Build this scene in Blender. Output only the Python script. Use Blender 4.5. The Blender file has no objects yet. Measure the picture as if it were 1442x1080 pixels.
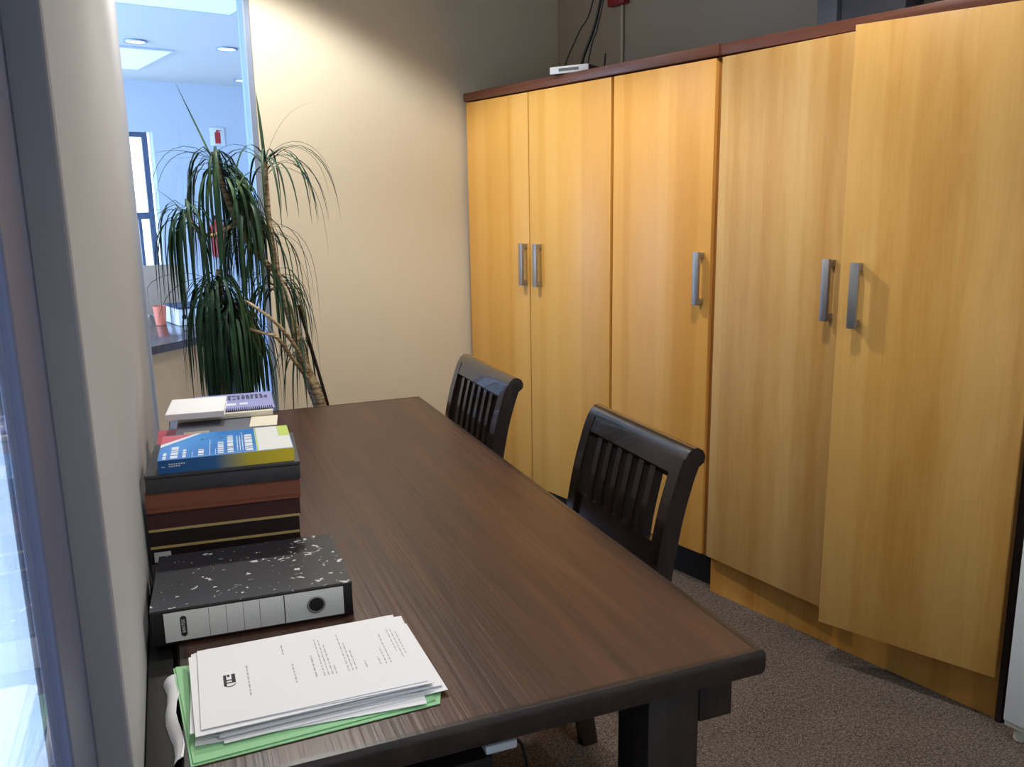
import bpy, bmesh, math, random
from mathutils import Vector, Matrix
random.seed(7)
C = bpy.context.scene.collection
PSI = 0.255687                      # the cabinets, back wall and hall are turned this much against table and glass partition
CN = Vector((math.cos(PSI), math.sin(PSI), 0)); CD = Vector((-math.sin(PSI), math.cos(PSI), 0))
def W(n, t, z=0.0): return CN*n + CD*t + Vector((0, 0, z))
R = math.radians

# ------------------------------------------------------------------ materials
def srgb(r, g, b):
    f = lambda c: (c/255/12.92) if c/255 <= .04045 else ((c/255+.055)/1.055)**2.4
    return (f(r), f(g), f(b), 1)
def mat(name, col, rough=.5, metal=0, spec=.5, bump=0, bscale=200, emit=None, es=0, coat=0):
    m = bpy.data.materials.new(name); m.use_nodes = True
    nt = m.node_tree; b = nt.nodes['Principled BSDF']
    b.inputs['Base Color'].default_value = col; b.inputs['Roughness'].default_value = rough
    b.inputs['Metallic'].default_value = metal; b.inputs['Specular IOR Level'].default_value = spec
    b.inputs['Coat Weight'].default_value = coat
    tc = nt.nodes.new('ShaderNodeTexCoord'); nz = nt.nodes.new('ShaderNodeTexNoise')
    nz.inputs['Scale'].default_value = bscale; nz.inputs['Detail'].default_value = 3
    nt.links.new(tc.outputs['Object'], nz.inputs['Vector'])
    mp = nt.nodes.new('ShaderNodeMapRange'); mp.inputs['To Min'].default_value = max(0, rough-.06); mp.inputs['To Max'].default_value = min(1, rough+.06)
    nt.links.new(nz.outputs['Fac'], mp.inputs['Value']); nt.links.new(mp.outputs['Result'], b.inputs['Roughness'])
    if bump:
        bp = nt.nodes.new('ShaderNodeBump'); bp.inputs['Strength'].default_value = bump; bp.inputs['Distance'].default_value = .002
        nt.links.new(nz.outputs['Fac'], bp.inputs['Height']); nt.links.new(bp.outputs['Normal'], b.inputs['Normal'])
    if emit:
        b.inputs['Emission Color'].default_value = emit; b.inputs['Emission Strength'].default_value = es
    return m
def noise(nt, vec, scale3, scale=1, detail=4, dist=0, rough=.55):
    mp = nt.nodes.new('ShaderNodeMapping'); mp.inputs['Scale'].default_value = scale3
    nt.links.new(vec, mp.inputs['Vector'])
    n = nt.nodes.new('ShaderNodeTexNoise'); n.inputs['Scale'].default_value = scale; n.inputs['Detail'].default_value = detail
    n.inputs['Distortion'].default_value = dist; n.inputs['Roughness'].default_value = rough
    nt.links.new(mp.outputs['Vector'], n.inputs['Vector'])
    return n.outputs['Fac']
def ramp(nt, fac, stops):
    r = nt.nodes.new('ShaderNodeValToRGB'); e = r.color_ramp.elements
    while len(e) < len(stops): e.new(.5)
    for k, (p, c) in enumerate(stops): e[k].position = p; e[k].color = c
    nt.links.new(fac, r.inputs['Fac']); return r.outputs['Color']
def mix(nt, fac, a, b, mode='MIX'):
    m = nt.nodes.new('ShaderNodeMix'); m.data_type = 'RGBA'; m.blend_type = mode
    for key, v in ((0, fac), (6, a), (7, b)):
        if hasattr(v, 'is_linked'): nt.links.new(v, m.inputs[key])
        else: m.inputs[key].default_value = v
    return m.outputs[2]
def veneer(name, base, dark, light, seed, fg=.35):
    """golden maple veneer: upright strips, faint flame figure and fine pores (grain along z)"""
    m = mat(name, base, .38, spec=.4); nt = m.node_tree; b = nt.nodes['Principled BSDF']
    tc = nt.nodes.new('ShaderNodeTexCoord'); ad = nt.nodes.new('ShaderNodeVectorMath'); ad.inputs[1].default_value = (seed, seed*1.7, seed*.3)
    nt.links.new(tc.outputs['Object'], ad.inputs[0]); v = ad.outputs[0]
    strip = noise(nt, v, (9, 9, .02), 1, 1)
    col = ramp(nt, strip, [(.40, dark), (.46, base), (.54, base), (.60, light)])
    fig = noise(nt, v, (14, 14, 2.2), 1, 3, 1.2)
    col = mix(nt, fg, col, ramp(nt, fig, [(.35, dark), (.5, base), (.66, light)]))
    por = noise(nt, v, (160, 160, 5), 1, 2)
    col = mix(nt, .12, col, ramp(nt, por, [(.4, dark), (.6, light)]))
    nt.links.new(col, b.inputs['Base Color']); return m
def dark_wood(name, c1, c2, c3, rough, bump, axis='y', coat=0.0, fine=120):
    m = mat(name, c2, rough, spec=.5, coat=coat); nt = m.node_tree; b = nt.nodes['Principled BSDF']
    tc = nt.nodes.new('ShaderNodeTexCoord'); v = tc.outputs['Object']
    def s(a, l): return {'x': (l, a, a), 'y': (a, l, a), 'z': (a, a, l)}[axis]
    g = noise(nt, v, s(18, .9), 1, 4, .6); f = noise(nt, v, s(fine, 2.5), 1, 3)
    col = ramp(nt, g, [(.3, c1), (.5, c2), (.72, c3)])
    col = mix(nt, .3, col, ramp(nt, f, [(.35, c1), (.65, c3)]))
    nt.links.new(col, b.inputs['Base Color'])
    bp = nt.nodes.new('ShaderNodeBump'); bp.inputs['Strength'].default_value = bump; bp.inputs['Distance'].default_value = .002
    nt.links.new(f, bp.inputs['Height']); nt.links.new(bp.outputs['Normal'], b.inputs['Normal'])
    return m
def glass(name, tint=(1, 1, 1, 1), ior=1.5):
    m = bpy.data.materials.new(name); m.use_nodes = True; nt = m.node_tree
    for n in list(nt.nodes): nt.nodes.remove(n)
    out = nt.nodes.new('ShaderNodeOutputMaterial'); mx = nt.nodes.new('ShaderNodeMixShader'); fr = nt.nodes.new('ShaderNodeFresnel')
    ge = nt.nodes.new('ShaderNodeNewGeometry'); ma = nt.nodes.new('ShaderNodeMath'); ma.operation = 'MULTIPLY_ADD'   # same reflectance on both faces of the thin pane
    ma.inputs[1].default_value = 1/ior - ior; ma.inputs[2].default_value = ior
    nt.links.new(ge.outputs['Backfacing'], ma.inputs[0]); nt.links.new(ma.outputs[0], fr.inputs['IOR'])
    tr = nt.nodes.new('ShaderNodeBsdfTransparent'); tr.inputs['Color'].default_value = tint
    gl = nt.nodes.new('ShaderNodeBsdfGlossy'); gl.inputs['Roughness'].default_value = .02
    nt.links.new(fr.outputs[0], mx.inputs[0]); nt.links.new(tr.outputs[0], mx.inputs[1]); nt.links.new(gl.outputs[0], mx.inputs[2])
    nt.links.new(mx.outputs[0], out.inputs['Surface']); return m

M = {}
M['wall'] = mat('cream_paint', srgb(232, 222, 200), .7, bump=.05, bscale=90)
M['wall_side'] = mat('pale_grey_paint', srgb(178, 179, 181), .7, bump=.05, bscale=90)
M['wall_hall'] = mat('hall_white_paint', srgb(196, 202, 212), .75)
M['ceiling'] = mat('ceiling_white', srgb(212, 210, 205), .85)
M['frame'] = mat('grey_aluminium', srgb(98, 103, 128), .5, .1)
M['reveal'] = mat('grey_reveal_paint', srgb(142, 140, 148), .5)
M['wall_shaded'] = mat('shaded_wall_paint', srgb(176, 164, 144), .75, bump=.05, bscale=90)  # right wall toned down, the shade behind the cabinets is in this colour
M['frame_light'] = mat('pale_aluminium', srgb(150, 164, 192), .4, .3)
M['frame_dark'] = mat('dark_window_frame', srgb(70, 84, 110), .5)
M['glass'] = glass('clear_glass'); M['glass_blue'] = glass('blue_tinted_glass', (.90, .95, 1, 1))
M['door_a'] = veneer('maple_veneer_golden', srgb(230, 174, 86), srgb(220, 160, 71), srgb(236, 184, 100), 1.3, .15)
M['door_b'] = veneer('maple_veneer_amber', srgb(228, 168, 84), srgb(216, 154, 69), srgb(234, 178, 96), 5.1, .18)
M['door_c'] = veneer('maple_veneer_pale', srgb(209, 163, 96), srgb(198, 148, 78), srgb(221, 180, 116), 9.7)
M['door_d'] = veneer('maple_veneer_honey', srgb(213, 161, 84), srgb(199, 145, 67), srgb(224, 177, 102), 14.2)
M['carcass'] = veneer('maple_carcass', srgb(190, 132, 70), srgb(172, 114, 54), srgb(200, 144, 80), 3.3)
M['plinth'] = veneer('maple_plinth', srgb(200, 143, 66), srgb(186, 127, 52), srgb(210, 154, 78), 6.1)
M['black'] = mat('matt_black', srgb(18, 17, 17), .7)
M['top_board'] = dark_wood('mahogany_board', srgb(84, 44, 30), srgb(106, 60, 42), srgb(124, 74, 54), .42, .1)
M['steel'] = mat('brushed_steel', srgb(168, 168, 170), .38, .75)
M['table'] = dark_wood('stained_pine_table', srgb(44, 26, 19), srgb(66, 41, 30), srgb(90, 57, 42), .36, .4)
M['table_dark'] = dark_wood('stained_pine_dark', srgb(26, 19, 17), srgb(36, 26, 23), srgb(50, 37, 32), .42, .3, 'z')
M['table_edge'] = dark_wood('stained_edge', srgb(30, 21, 18), srgb(42, 30, 26), srgb(58, 42, 36), .32, .15, 'y')
M['chair'] = dark_wood('lacquered_dark_wood', srgb(24, 17, 15), srgb(38, 27, 24), srgb(56, 42, 38), .24, .1, 'z', .5)
M['white_plastic'] = mat('white_plastic', srgb(226, 228, 228), .35)
M['cream_plastic'] = mat('cream_plastic', srgb(218, 212, 190), .45)
M['paper'] = mat('white_paper', srgb(246, 246, 250), .75)
M['paper_cream'] = mat('cream_paper', srgb(232, 226, 208), .75)
M['green_card'] = mat('pale_green_card', srgb(158, 214, 160), .7)
M['ink'] = mat('grey_ink', srgb(182, 182, 190), .8)
M['ink_dark'] = mat('black_ink', srgb(38, 38, 46), .7)
M['label_grey'] = mat('pale_grey_label', srgb(226, 227, 225), .45)
M['gold'] = mat('gold_band', srgb(206, 180, 118), .45, .1)
M['maroon'] = mat('maroon_leatherette', srgb(74, 38, 36), .5, bump=.2, bscale=500)
M['maroon_dark'] = mat('dark_maroon_leatherette', srgb(40, 24, 26), .5, bump=.2, bscale=500)
M['brown_leather'] = mat('red_brown_leatherette', srgb(142, 80, 58), .5, bump=.2, bscale=500)
M['charcoal'] = mat('charcoal_board', srgb(60, 60, 64), .55, bump=.1, bscale=400)
M['grey_board'] = mat('slate_grey_board', srgb(92, 96, 110), .5)
M['tan'] = mat('tan_card', srgb(160, 150, 130), .6)
M['red_card'] = mat('red_card', srgb(206, 84, 96), .5)
M['lilac'] = mat('lilac_card', srgb(150, 156, 214), .55)
M['cell_dark'] = mat('dark_slate_ink', srgb(62, 66, 92), .6)
M['white_ink'] = mat('white_ink', srgb(226, 234, 244), .5)
M['lime'] = mat('lime_ink', srgb(190, 214, 88), .5)
M['cover_white'] = mat('white_cover_panel', srgb(226, 230, 226), .45)
M['red'] = mat('red_paint', srgb(178, 30, 34), .45)
M['red_dark'] = mat('dark_red_paint', srgb(150, 26, 34), .5)
M['orange'] = mat('orange_plastic', srgb(222, 120, 92), .4)
M['hall_panel'] = mat('beige_desk_panel', srgb(196, 148, 104), .6)
M['hall_screen'] = mat('taupe_screen', srgb(204, 176, 154), .8)
M['hall_top'] = mat('dark_desk_laminate', srgb(66, 44, 46), .16, spec=.6)
M['hall_tile'] = mat('pale_hall_tile', srgb(236, 238, 240), .4)
M['rubber'] = mat('black_rubber', srgb(20, 20, 20), .5)
M['pot'] = mat('terracotta_dark', srgb(92, 58, 44), .7)
M['soil'] = mat('potting_soil', srgb(44, 34, 28), .95, bump=.6, bscale=80)
M['stake'] = mat('dark_stake', srgb(38, 28, 24), .6)
M['screen_dark'] = mat('smoked_plastic', srgb(96, 98, 98), .35)
M['box_slate'] = mat('slate_box', srgb(58, 62, 72), .6)
M['box_blue_grey'] = mat('blue_grey_box', srgb(84, 90, 102), .6)
M['lamp'] = mat('lit_diffuser', (1, 1, 1, 1), .5, emit=(.8, .92, 1, 1), es=5)
M['skylight'] = mat('skylight_diffuser', (.9, .95, 1, 1), .5, emit=(.62, .80, 1, 1), es=.38)

def carpet():
    m = mat('brown_carpet', srgb(84, 74, 66), .95, spec=.1); nt = m.node_tree; b = nt.nodes['Principled BSDF']
    tc = nt.nodes.new('ShaderNodeTexCoord'); v = tc.outputs['Object']
    f = noise(nt, v, (1, 1, 1), 190, 3, 0, .8); g = noise(nt, v, (1, 1, 1), 5, 3); h = noise(nt, v, (1, 1, 1), 85, 2, 0, .6)
    col = ramp(nt, f, [(.38, srgb(34, 29, 26)), (.5, srgb(88, 78, 71)), (.62, srgb(156, 144, 134))])
    col = mix(nt, .35, col, ramp(nt, h, [(.36, srgb(46, 39, 35)), (.64, srgb(134, 121, 111))]))
    col = mix(nt, .15, col, ramp(nt, g, [(.35, srgb(76, 64, 56)), (.65, srgb(128, 112, 102))]))
    nt.links.new(col, b.inputs['Base Color'])
    bp = nt.nodes.new('ShaderNodeBump'); bp.inputs['Strength'].default_value = .6; bp.inputs['Distance'].default_value = .003
    nt.links.new(f, bp.inputs['Height']); nt.links.new(bp.outputs['Normal'], b.inputs['Normal']); return m
M['carpet'] = carpet()
def worn_black():
    """black binder board with chipped paper showing white, worn most along one end"""
    m = mat('worn_black_board', srgb(36, 38, 47), .42); nt = m.node_tree; b = nt.nodes['Principled BSDF']
    tc = nt.nodes.new('ShaderNodeTexCoord'); v = tc.outputs['Object']
    big = noise(nt, v, (1, 1, 0.2), 62, 2, .3); fine = noise(nt, v, (1, 1, .2), 150, 4, .6)
    sep = nt.nodes.new('ShaderNodeSeparateXYZ'); nt.links.new(v, sep.inputs[0])
    bias = nt.nodes.new('ShaderNodeMapRange'); bias.inputs['From Min'].default_value = -.05; bias.inputs['From Max'].default_value = .3
    bias.inputs['To Min'].default_value = -.03; bias.inputs['To Max'].default_value = .04; nt.links.new(sep.outputs[0], bias.inputs['Value'])
    def mth(op, a, c):
        n = nt.nodes.new('ShaderNodeMath'); n.operation = op
        for k, x in ((0, a), (1, c)):
            if hasattr(x, 'is_linked'): nt.links.new(x, n.inputs[k])
            else: n.inputs[k].default_value = x
        return n.outputs[0]
    s = mth('ADD', mth('ADD', mth('MULTIPLY', big, .72), mth('MULTIPLY', fine, .28)), bias.outputs[0])
    mask = ramp(nt, s, [(.632, (0, 0, 0, 1)), (.65, (1, 1, 1, 1))])
    nt.links.new(mix(nt, mask, srgb(36, 38, 47), srgb(214, 214, 214)), b.inputs['Base Color']); return m
M['worn_black'] = worn_black()
def spine_gradient():
    """printed spine that runs from blue into yellow along its length"""
    m = mat('blue_yellow_spine', srgb(20, 90, 160), .35); nt = m.node_tree; b = nt.nodes['Principled BSDF']
    tc = nt.nodes.new('ShaderNodeTexCoord'); sep = nt.nodes.new('ShaderNodeSeparateXYZ'); nt.links.new(tc.outputs['Object'], sep.inputs[0])
    mr = nt.nodes.new('ShaderNodeMapRange'); mr.inputs['From Min'].default_value = 0; mr.inputs['From Max'].default_value = .24
    nt.links.new(sep.outputs[0], mr.inputs['Value'])
    nt.links.new(ramp(nt, mr.outputs[0], [(0, srgb(18, 88, 158)), (.42, srgb(26, 100, 160)), (.68, srgb(214, 194, 44)), (1, srgb(246, 216, 36))]), b.inputs['Base Color']); return m
M['spine_gradient'] = spine_gradient()
def cover_blue():
    m = mat('blue_cover', srgb(22, 104, 190), .3); nt = m.node_tree; b = nt.nodes['Principled BSDF']
    tc = nt.nodes.new('ShaderNodeTexCoord'); f = noise(nt, tc.outputs['Object'], (1, 1, 1), 7, 2)
    nt.links.new(ramp(nt, f, [(.35, srgb(26, 112, 200)), (.65, srgb(56, 144, 224))]), b.inputs['Base Color']); return m
M['cover_blue'] = cover_blue()
def leafmat():
    m = mat('dracaena_leaf', srgb(44, 84, 56), .5, spec=.35); nt = m.node_tree; b = nt.nodes['Principled BSDF']
    tc = nt.nodes.new('ShaderNodeTexCoord'); f = noise(nt, tc.outputs['Object'], (1, 1, 1), 9, 2)
    nt.links.new(ramp(nt, f, [(.3, srgb(22, 52, 40)), (.55, srgb(38, 74, 50)), (.75, srgb(72, 100, 62))]), b.inputs['Base Color']); return m
M['leaf'] = leafmat()
def barkmat():
    m = mat('ringed_bark', srgb(150, 128, 100), .8); nt = m.node_tree; b = nt.nodes['Principled BSDF']
    tc = nt.nodes.new('ShaderNodeTexCoord'); f = noise(nt, tc.outputs['Object'], (30, 30, 140), 1, 3)
    nt.links.new(ramp(nt, f, [(.35, srgb(120, 98, 76)), (.6, srgb(204, 184, 150))]), b.inputs['Base Color'])
    bp = nt.nodes.new('ShaderNodeBump'); bp.inputs['Strength'].default_value = .6; bp.inputs['Distance'].default_value = .004
    nt.links.new(f, bp.inputs['Height']); nt.links.new(bp.outputs['Normal'], b.inputs['Normal']); return m
M['bark'] = barkmat()

# ------------------------------------------------------------------ mesh helpers
class MB:
    def __init__(s): s.bm = bmesh.new()
    def box(s, x0, x1, y0, y1, z0, z1, bev=0, seg=2, rz=0, piv=None):
        vs = [s.bm.verts.new(p) for p in ((x0,y0,z0),(x1,y0,z0),(x1,y1,z0),(x0,y1,z0),(x0,y0,z1),(x1,y0,z1),(x1,y1,z1),(x0,y1,z1))]
        fs = [s.bm.faces.new([vs[i] for i in f]) for f in ((3,2,1,0),(4,5,6,7),(0,1,5,4),(1,2,6,5),(2,3,7,6),(3,0,4,7))]
        if rz:
            p = Vector(piv or ((x0+x1)/2, (y0+y1)/2, 0)); bmesh.ops.rotate(s.bm, verts=vs, cent=p, matrix=Matrix.Rotation(rz, 3, 'Z'))
        if bev:
            es = list({e for f in fs for e in f.edges}); bmesh.ops.bevel(s.bm, geom=es, offset=bev, segments=seg, affect='EDGES', profile=.5)
        return s
    def prism(s, pts, z0, z1, bev=0):
        a = [s.bm.verts.new((x, y, z0)) for x, y in pts]; b = [s.bm.verts.new((x, y, z1)) for x, y in pts]; n = len(pts)
        fs = [s.bm.faces.new(a[::-1]), s.bm.faces.new(b)] + [s.bm.faces.new([a[i], a[(i+1) % n], b[(i+1) % n], b[i]]) for i in range(n)]
        if bev: bmesh.ops.bevel(s.bm, geom=list({e for f in fs[:2] for e in f.edges}), offset=bev, segments=2, affect='EDGES', profile=.5)
        return s
    def extrude_y(s, pts, y0, y1):               # outline in x,z
        a = [s.bm.verts.new((x, y0, z)) for x, z in pts]; b = [s.bm.verts.new((x, y1, z)) for x, z in pts]; n = len(pts)
        s.bm.faces.new(a); s.bm.faces.new(b[::-1])
        for i in range(n): s.bm.faces.new([a[(i+1) % n], a[i], b[i], b[(i+1) % n]])
        return s
    def poly(s, pts): s.bm.faces.new([s.bm.verts.new(p) for p in pts]); return s
    def cyl(s, p0, p1, r0, r1=None, n=20): return s.tube([p0, p1], [r0, r1 if r1 is not None else r0], n)
    def tube(s, path, rad, n=10, caps=True):
        path = [Vector(p) for p in path]
        if not hasattr(rad, '__len__'): rad = [rad]*len(path)
        rings = []; up = None
        for i, p in enumerate(path):
            d = (path[min(i+1, len(path)-1)] - path[max(i-1, 0)]).normalized()
            if up is None: up = d.orthogonal().normalized()
            up = (up - d*up.dot(d)).normalized(); si = d.cross(up)
            rings.append([s.bm.verts.new(p + (up*math.cos(2*math.pi*k/n) + si*math.sin(2*math.pi*k/n))*rad[i]) for k in range(n)])
        for a, b in zip(rings, rings[1:]):
            for k in range(n): s.bm.faces.new([a[k], a[(k+1) % n], b[(k+1) % n], b[k]])
        if caps: s.bm.faces.new(rings[0][::-1]); s.bm.faces.new(rings[-1])
        return s
    def lathe(s, prof, cx=0, cy=0, n=32):
        rings = [[s.bm.verts.new((cx+r*math.cos(2*math.pi*k/n), cy+r*math.sin(2*math.pi*k/n), z)) for k in range(n)] for r, z in prof]
        for a, b in zip(rings, rings[1:]):
            for k in range(n): s.bm.faces.new([a[k], a[(k+1) % n], b[(k+1) % n], b[k]])
        s.bm.faces.new(rings[0][::-1]); s.bm.faces.new(rings[-1]); return s
    def sweep(s, path, w, d):                     # rectangular bar along a path in the x,z plane, w across y, d across the path
        path = [Vector(p) for p in path]; rings = []
        for i, p in enumerate(path):
            t = (path[min(i+1, len(path)-1)] - path[max(i-1, 0)]).normalized(); nx = Vector((t.z, 0, -t.x))
            rings.append([s.bm.verts.new(p + nx*a*d/2 + Vector((0, b*w/2, 0))) for a, b in ((1,-1),(1,1),(-1,1),(-1,-1))])
        for a, b in zip(rings, rings[1:]):
            for k in range(4): s.bm.faces.new([a[k], a[(k+1) % 4], b[(k+1) % 4], b[k]])
        s.bm.faces.new(rings[0][::-1]); s.bm.faces.new(rings[-1]); return s
    def bevel_all(s, off, seg=2):
        es = [e for e in s.bm.edges if len(e.link_faces) == 2 and e.calc_face_angle(0) > .6]
        bmesh.ops.bevel(s.bm, geom=es, offset=off, segments=seg, affect='EDGES', profile=.5); return s
def build(name, mb, m, parent=None, loc=(0, 0, 0), rot=0, origin=(0, 0, 0), smooth=True, rot3=None):
    bmesh.ops.translate(mb.bm, verts=mb.bm.verts, vec=-Vector(origin))
    bmesh.ops.recalc_face_normals(mb.bm, faces=mb.bm.faces)
    me = bpy.data.meshes.new(name); mb.bm.to_mesh(me); mb.bm.free()
    me.materials.append(M[m] if isinstance(m, str) else m)
    if smooth:
        me.shade_smooth(); me.set_sharp_from_angle(angle=R(38))
    o = bpy.data.objects.new(name, me); C.objects.link(o)
    o.location = loc; o.rotation_euler = rot3 or (0, 0, rot)
    if parent: o.parent = parent
    return o
def tag(o, label, cat, group=None):
    o['label'] = label; o['category'] = cat
    if group: o['group'] = group
    return o
def thing(name, label, cat, o=(0, 0, 0), grid=False, rz=0, group=None):
    """an Empty at the thing's base; parts are written in the frame (table frame, or the grid frame when grid) and shifted to the base"""
    e = bpy.data.objects.new(name, None); C.objects.link(e); e.empty_display_size = .1
    e.location = W(*o) if grid else o; e.rotation_euler = (0, 0, (PSI if grid else 0) + rz); e['o'] = list(o)
    return tag(e, label, cat, group)
def part(name, mb, m, parent, **k):
    return build(name, mb, m, parent, origin=tuple(parent['o']) if 'o' in parent else (0, 0, 0), **k)
def single(name, mb, m, label, cat, o, grid=False, rz=0, group=None, **k):
    ob = build(name, mb, m, None, loc=W(*o) if grid else o, rot=(PSI if grid else 0) + rz, origin=o, **k)
    return tag(ob, label, cat, group)
def struct(name, mb, m, grid=False, parent=None):
    ob = build(name, mb, m, parent, rot=PSI if (grid and not parent) else 0, smooth=False)
    if not parent: ob['kind'] = 'structure'
    return ob
def curve_pts(pts, k=6):                          # Catmull-Rom through control points
    P = [Vector(p) for p in pts]; P = [P[0]*2-P[1]] + P + [P[-1]*2-P[-2]]; out = []
    for i in range(1, len(P)-2):
        a, b, c, d = P[i-1:i+3]
        for j in range(k):
            t = j/k; out.append(.5*((2*b)+(c-a)*t+(2*a-5*b+4*c-d)*t*t+(3*b-a-3*c+d)*t**3))
    return out + [P[-2]]
def text_mesh(txt, size):
    cu = bpy.data.curves.new('lettering', 'FONT'); cu.body = txt; cu.size = size; cu.extrude = .0002; cu.align_x = 'CENTER'; cu.align_y = 'CENTER'
    o = bpy.data.objects.new('lettering', cu); C.objects.link(o); bpy.context.view_layer.update()
    me = bpy.data.meshes.new_from_object(o.evaluated_get(bpy.context.evaluated_depsgraph_get()))
    bpy.data.objects.remove(o); return me

# ------------------------------------------------------------------ the setting
CEIL = 2.7
XL = -.085                                        # face of the plaster partition on the left
YE = (3.47 - math.sin(PSI)*.085)/math.cos(PSI)     # where that partition meets the line of the back wall
def nt_of(x, y): v = Vector((x, y, 0)); return v.dot(CN), v.dot(CD)
Y0 = -1.7
fl = [(-.17, Y0), tuple(W(2.86, -2.5)[:2]), tuple(W(2.86, 3.47)[:2]), tuple(W(nt_of(-.17, 3.56)[0], 3.47)[:2])]
struct('floor', MB().prism([(XL-.08, Y0), (3.4, Y0), tuple(W(2.86, 3.47)[:2]), (XL-.08, YE-.02)], -.03, 0), 'carpet')
struct('floor_hall', MB().box(-4, 5.2, -3.6, 10, -.08, -.035), 'hall_tile', grid=True)
struct('ceiling', MB().box(-4, 5.2, -3.6, 10, CEIL, CEIL+.1), 'ceiling', grid=True)
struct('wall_back', MB().box(1.31, 5.2, 3.47, 3.57, 0, CEIL), 'wall', grid=True)
struct('wall_right', MB().box(2.86, 2.96, -3.4, 3.47, 0, CEIL), 'wall_shaded', grid=True)
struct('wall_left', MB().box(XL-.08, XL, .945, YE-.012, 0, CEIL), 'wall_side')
struct('trim_1', MB().box(XL-.08, XL, .930, .944, 0, CEIL, .003), 'reveal')          # grey reveal strip closing the plaster
struct('wall_front', MB().box(XL-.08, 3.6, Y0-.1, Y0, 0, CEIL), 'wall')
# hall beyond the glass
mb = MB(); z0, z1, n0, n1 = .70, 2.19, .9, 2.545
mb.box(-4, n0, 9.8, 9.95, 0, CEIL).box(n1, 5.2, 9.8, 9.95, 0, CEIL).box(n0, n1, 9.8, 9.95, 0, z0).box(n0, n1, 9.8, 9.95, z1, CEIL)
struct('wall_far', mb, 'wall_hall', grid=True)
struct('wall_hall_side', MB().box(-4.1, -4, -3.6, 10, 0, CEIL), 'wall_hall', grid=True)
struct('wall_hall_end', MB().box(5.2, 5.3, -3.6, 10, 0, CEIL), 'wall_hall', grid=True)
struct('wall_hall_front', MB().box(-4, 5.2, -3.7, -3.6, 0, CEIL), 'wall_hall', grid=True)
# far window: dark casement with one transom
w = struct('window_1', MB().box(n1-.085, n1-.03, 9.90, 9.94, z0, z1).box(n0, n0+.05, 9.90, 9.94, z0, z1).box(n0+.05, n1-.085, 9.90, 9.94, z1-.05, z1)
           .box(n0+.05, n1-.085, 9.90, 9.94, z0, z0+.05).box(n0+.05, n1-.085, 9.90, 9.94, 1.29, 1.36).box(n1-.20, n1-.17, 9.90, 9.94, z0+.05, 1.29), 'frame_dark', grid=True)
struct('pane', MB().box(n0+.05, n1-.085, 9.918, 9.924, z0+.05, z1-.05), 'glass', parent=w)
# glazed side light in the back wall, behind the plant
w = struct('window_2', MB().box(1.286, 1.309, 3.478, 3.55, 0, CEIL, .003).box(.745, .775, 3.49, 3.55, 0, CEIL).box(0.775, 1.286, 3.49, 3.55, 0, .05).box(0.775, 1.286, 3.49, 3.55, CEIL-.05, CEIL), 'frame_light', grid=True)
struct('pane', MB().box(0.775, 1.286, 3.516, 3.522, .05, CEIL-.05), 'glass_blue', parent=w)
# glazed partition beside the camera
w = struct('window_3', MB().box(-.133, -.117, .775, .929, 0, CEIL, .002).box(-.160, -.117, Y0, -1.62, 0, CEIL).box(-.155, -.117, -1.62, .775, 0, .12).box(-.155, -.117, -1.62, .775, CEIL-.1, CEIL), 'frame')
struct('pane', MB().box(-.128, -.122, -1.62, .775, .12, CEIL-.1), 'glass', parent=w)

# ------------------------------------------------------------------ tall cabinets (grid frame: n across, t along)
def handle_mb():                                  # local: bar stands off in -x, origin on the door face
    m_ = MB(); m_.box(-.034, -.022, -.0125, .0125, -.091, .091, .0015)
    m_.box(-.0222, 0, -.0105, .0105, .069, .089, .001).box(-.0222, 0, -.0105, .0105, -.089, -.069, .001); return m_
def cabinet(label, t0, t1, zb, doors, plinth):
    o = (2.58, (t0+t1)/2, 0); c = thing('tall_cabinet', label, 'cabinet', o, True, group='tall storage cabinets along the wall')
    b = MB(); th = .018; nf = 2.312; nb = 2.852
    b.box(nf, nb, t0, t0+th, zb, 1.866).box(nf, nb, t1-th, t1, zb, 1.866).box(nf, nb, t0+th, t1-th, zb, zb+th).box(nf, nb, t0+th, t1-th, 1.848, 1.866)
    if t0 < 1: part('shaded_side_panel', MB().box(nf-.004, nb, t0-.016, t0-.0005, 0, 1.867), 'table_dark', c)['label'] = 'end panel coloured dark for the shade on the cabinet side'  # dark colour carries the shade on the cabinet side by the fridge
    b.box(nb-.008, nb, t0+th, t1-th, zb+th, 1.848).box(nf+.03, nb-.008, t0+th, t1-th, .95, .968)
    if len(doors) > 1: b.box(nf+.002, nb-.01, doors[0][1]-.009, doors[0][1]+.009, zb+th, 1.848)
    part('carcass', b, 'carcass', c)
    part('plinth', MB().box(plinth[0], nb, t0+.002, t1-.002, 0, zb), plinth[1], c)
    for (a, e, hinge, ang, m, ht, lab, np) in doors:
        dz0, dz1 = (.142 if np < 2.3 else .145), 1.862; width = e-a
        if hinge == 'far': y0, y1, pv = -width, 0, e
        else: y0, y1, pv = 0, width, a
        d = MB().box(-.018, 0, y0+.0015, y1-.0015, dz0, dz1, .001)
        do = build('door', d, m, c, loc=(np-o[0], pv-o[1], 0), rot=ang)
        if lab: do['label'] = lab
        h = build('handle', handle_mb(), 'steel', do, loc=(-.018, ht-pv, 1.148)); h['label'] = 'brushed steel bar handle'
    return c
cabinet('tall maple cabinet in the far corner with two doors and paired handles', 2.468, 3.445, .135,
        [(2.468, 2.975, 'near', 0, 'door_a', 2.905, None, 2.308), (2.977, 3.445, 'far', 0, 'door_a', 3.003, None, 2.308)], (2.36, 'black'))
cabinet('tall single-door maple cabinet standing between the two double cabinets', 1.962, 2.462, .135,
        [(1.970, 2.456, 'far', 0, 'door_b', 2.008, None, 2.308)], (2.36, 'black'))
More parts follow.
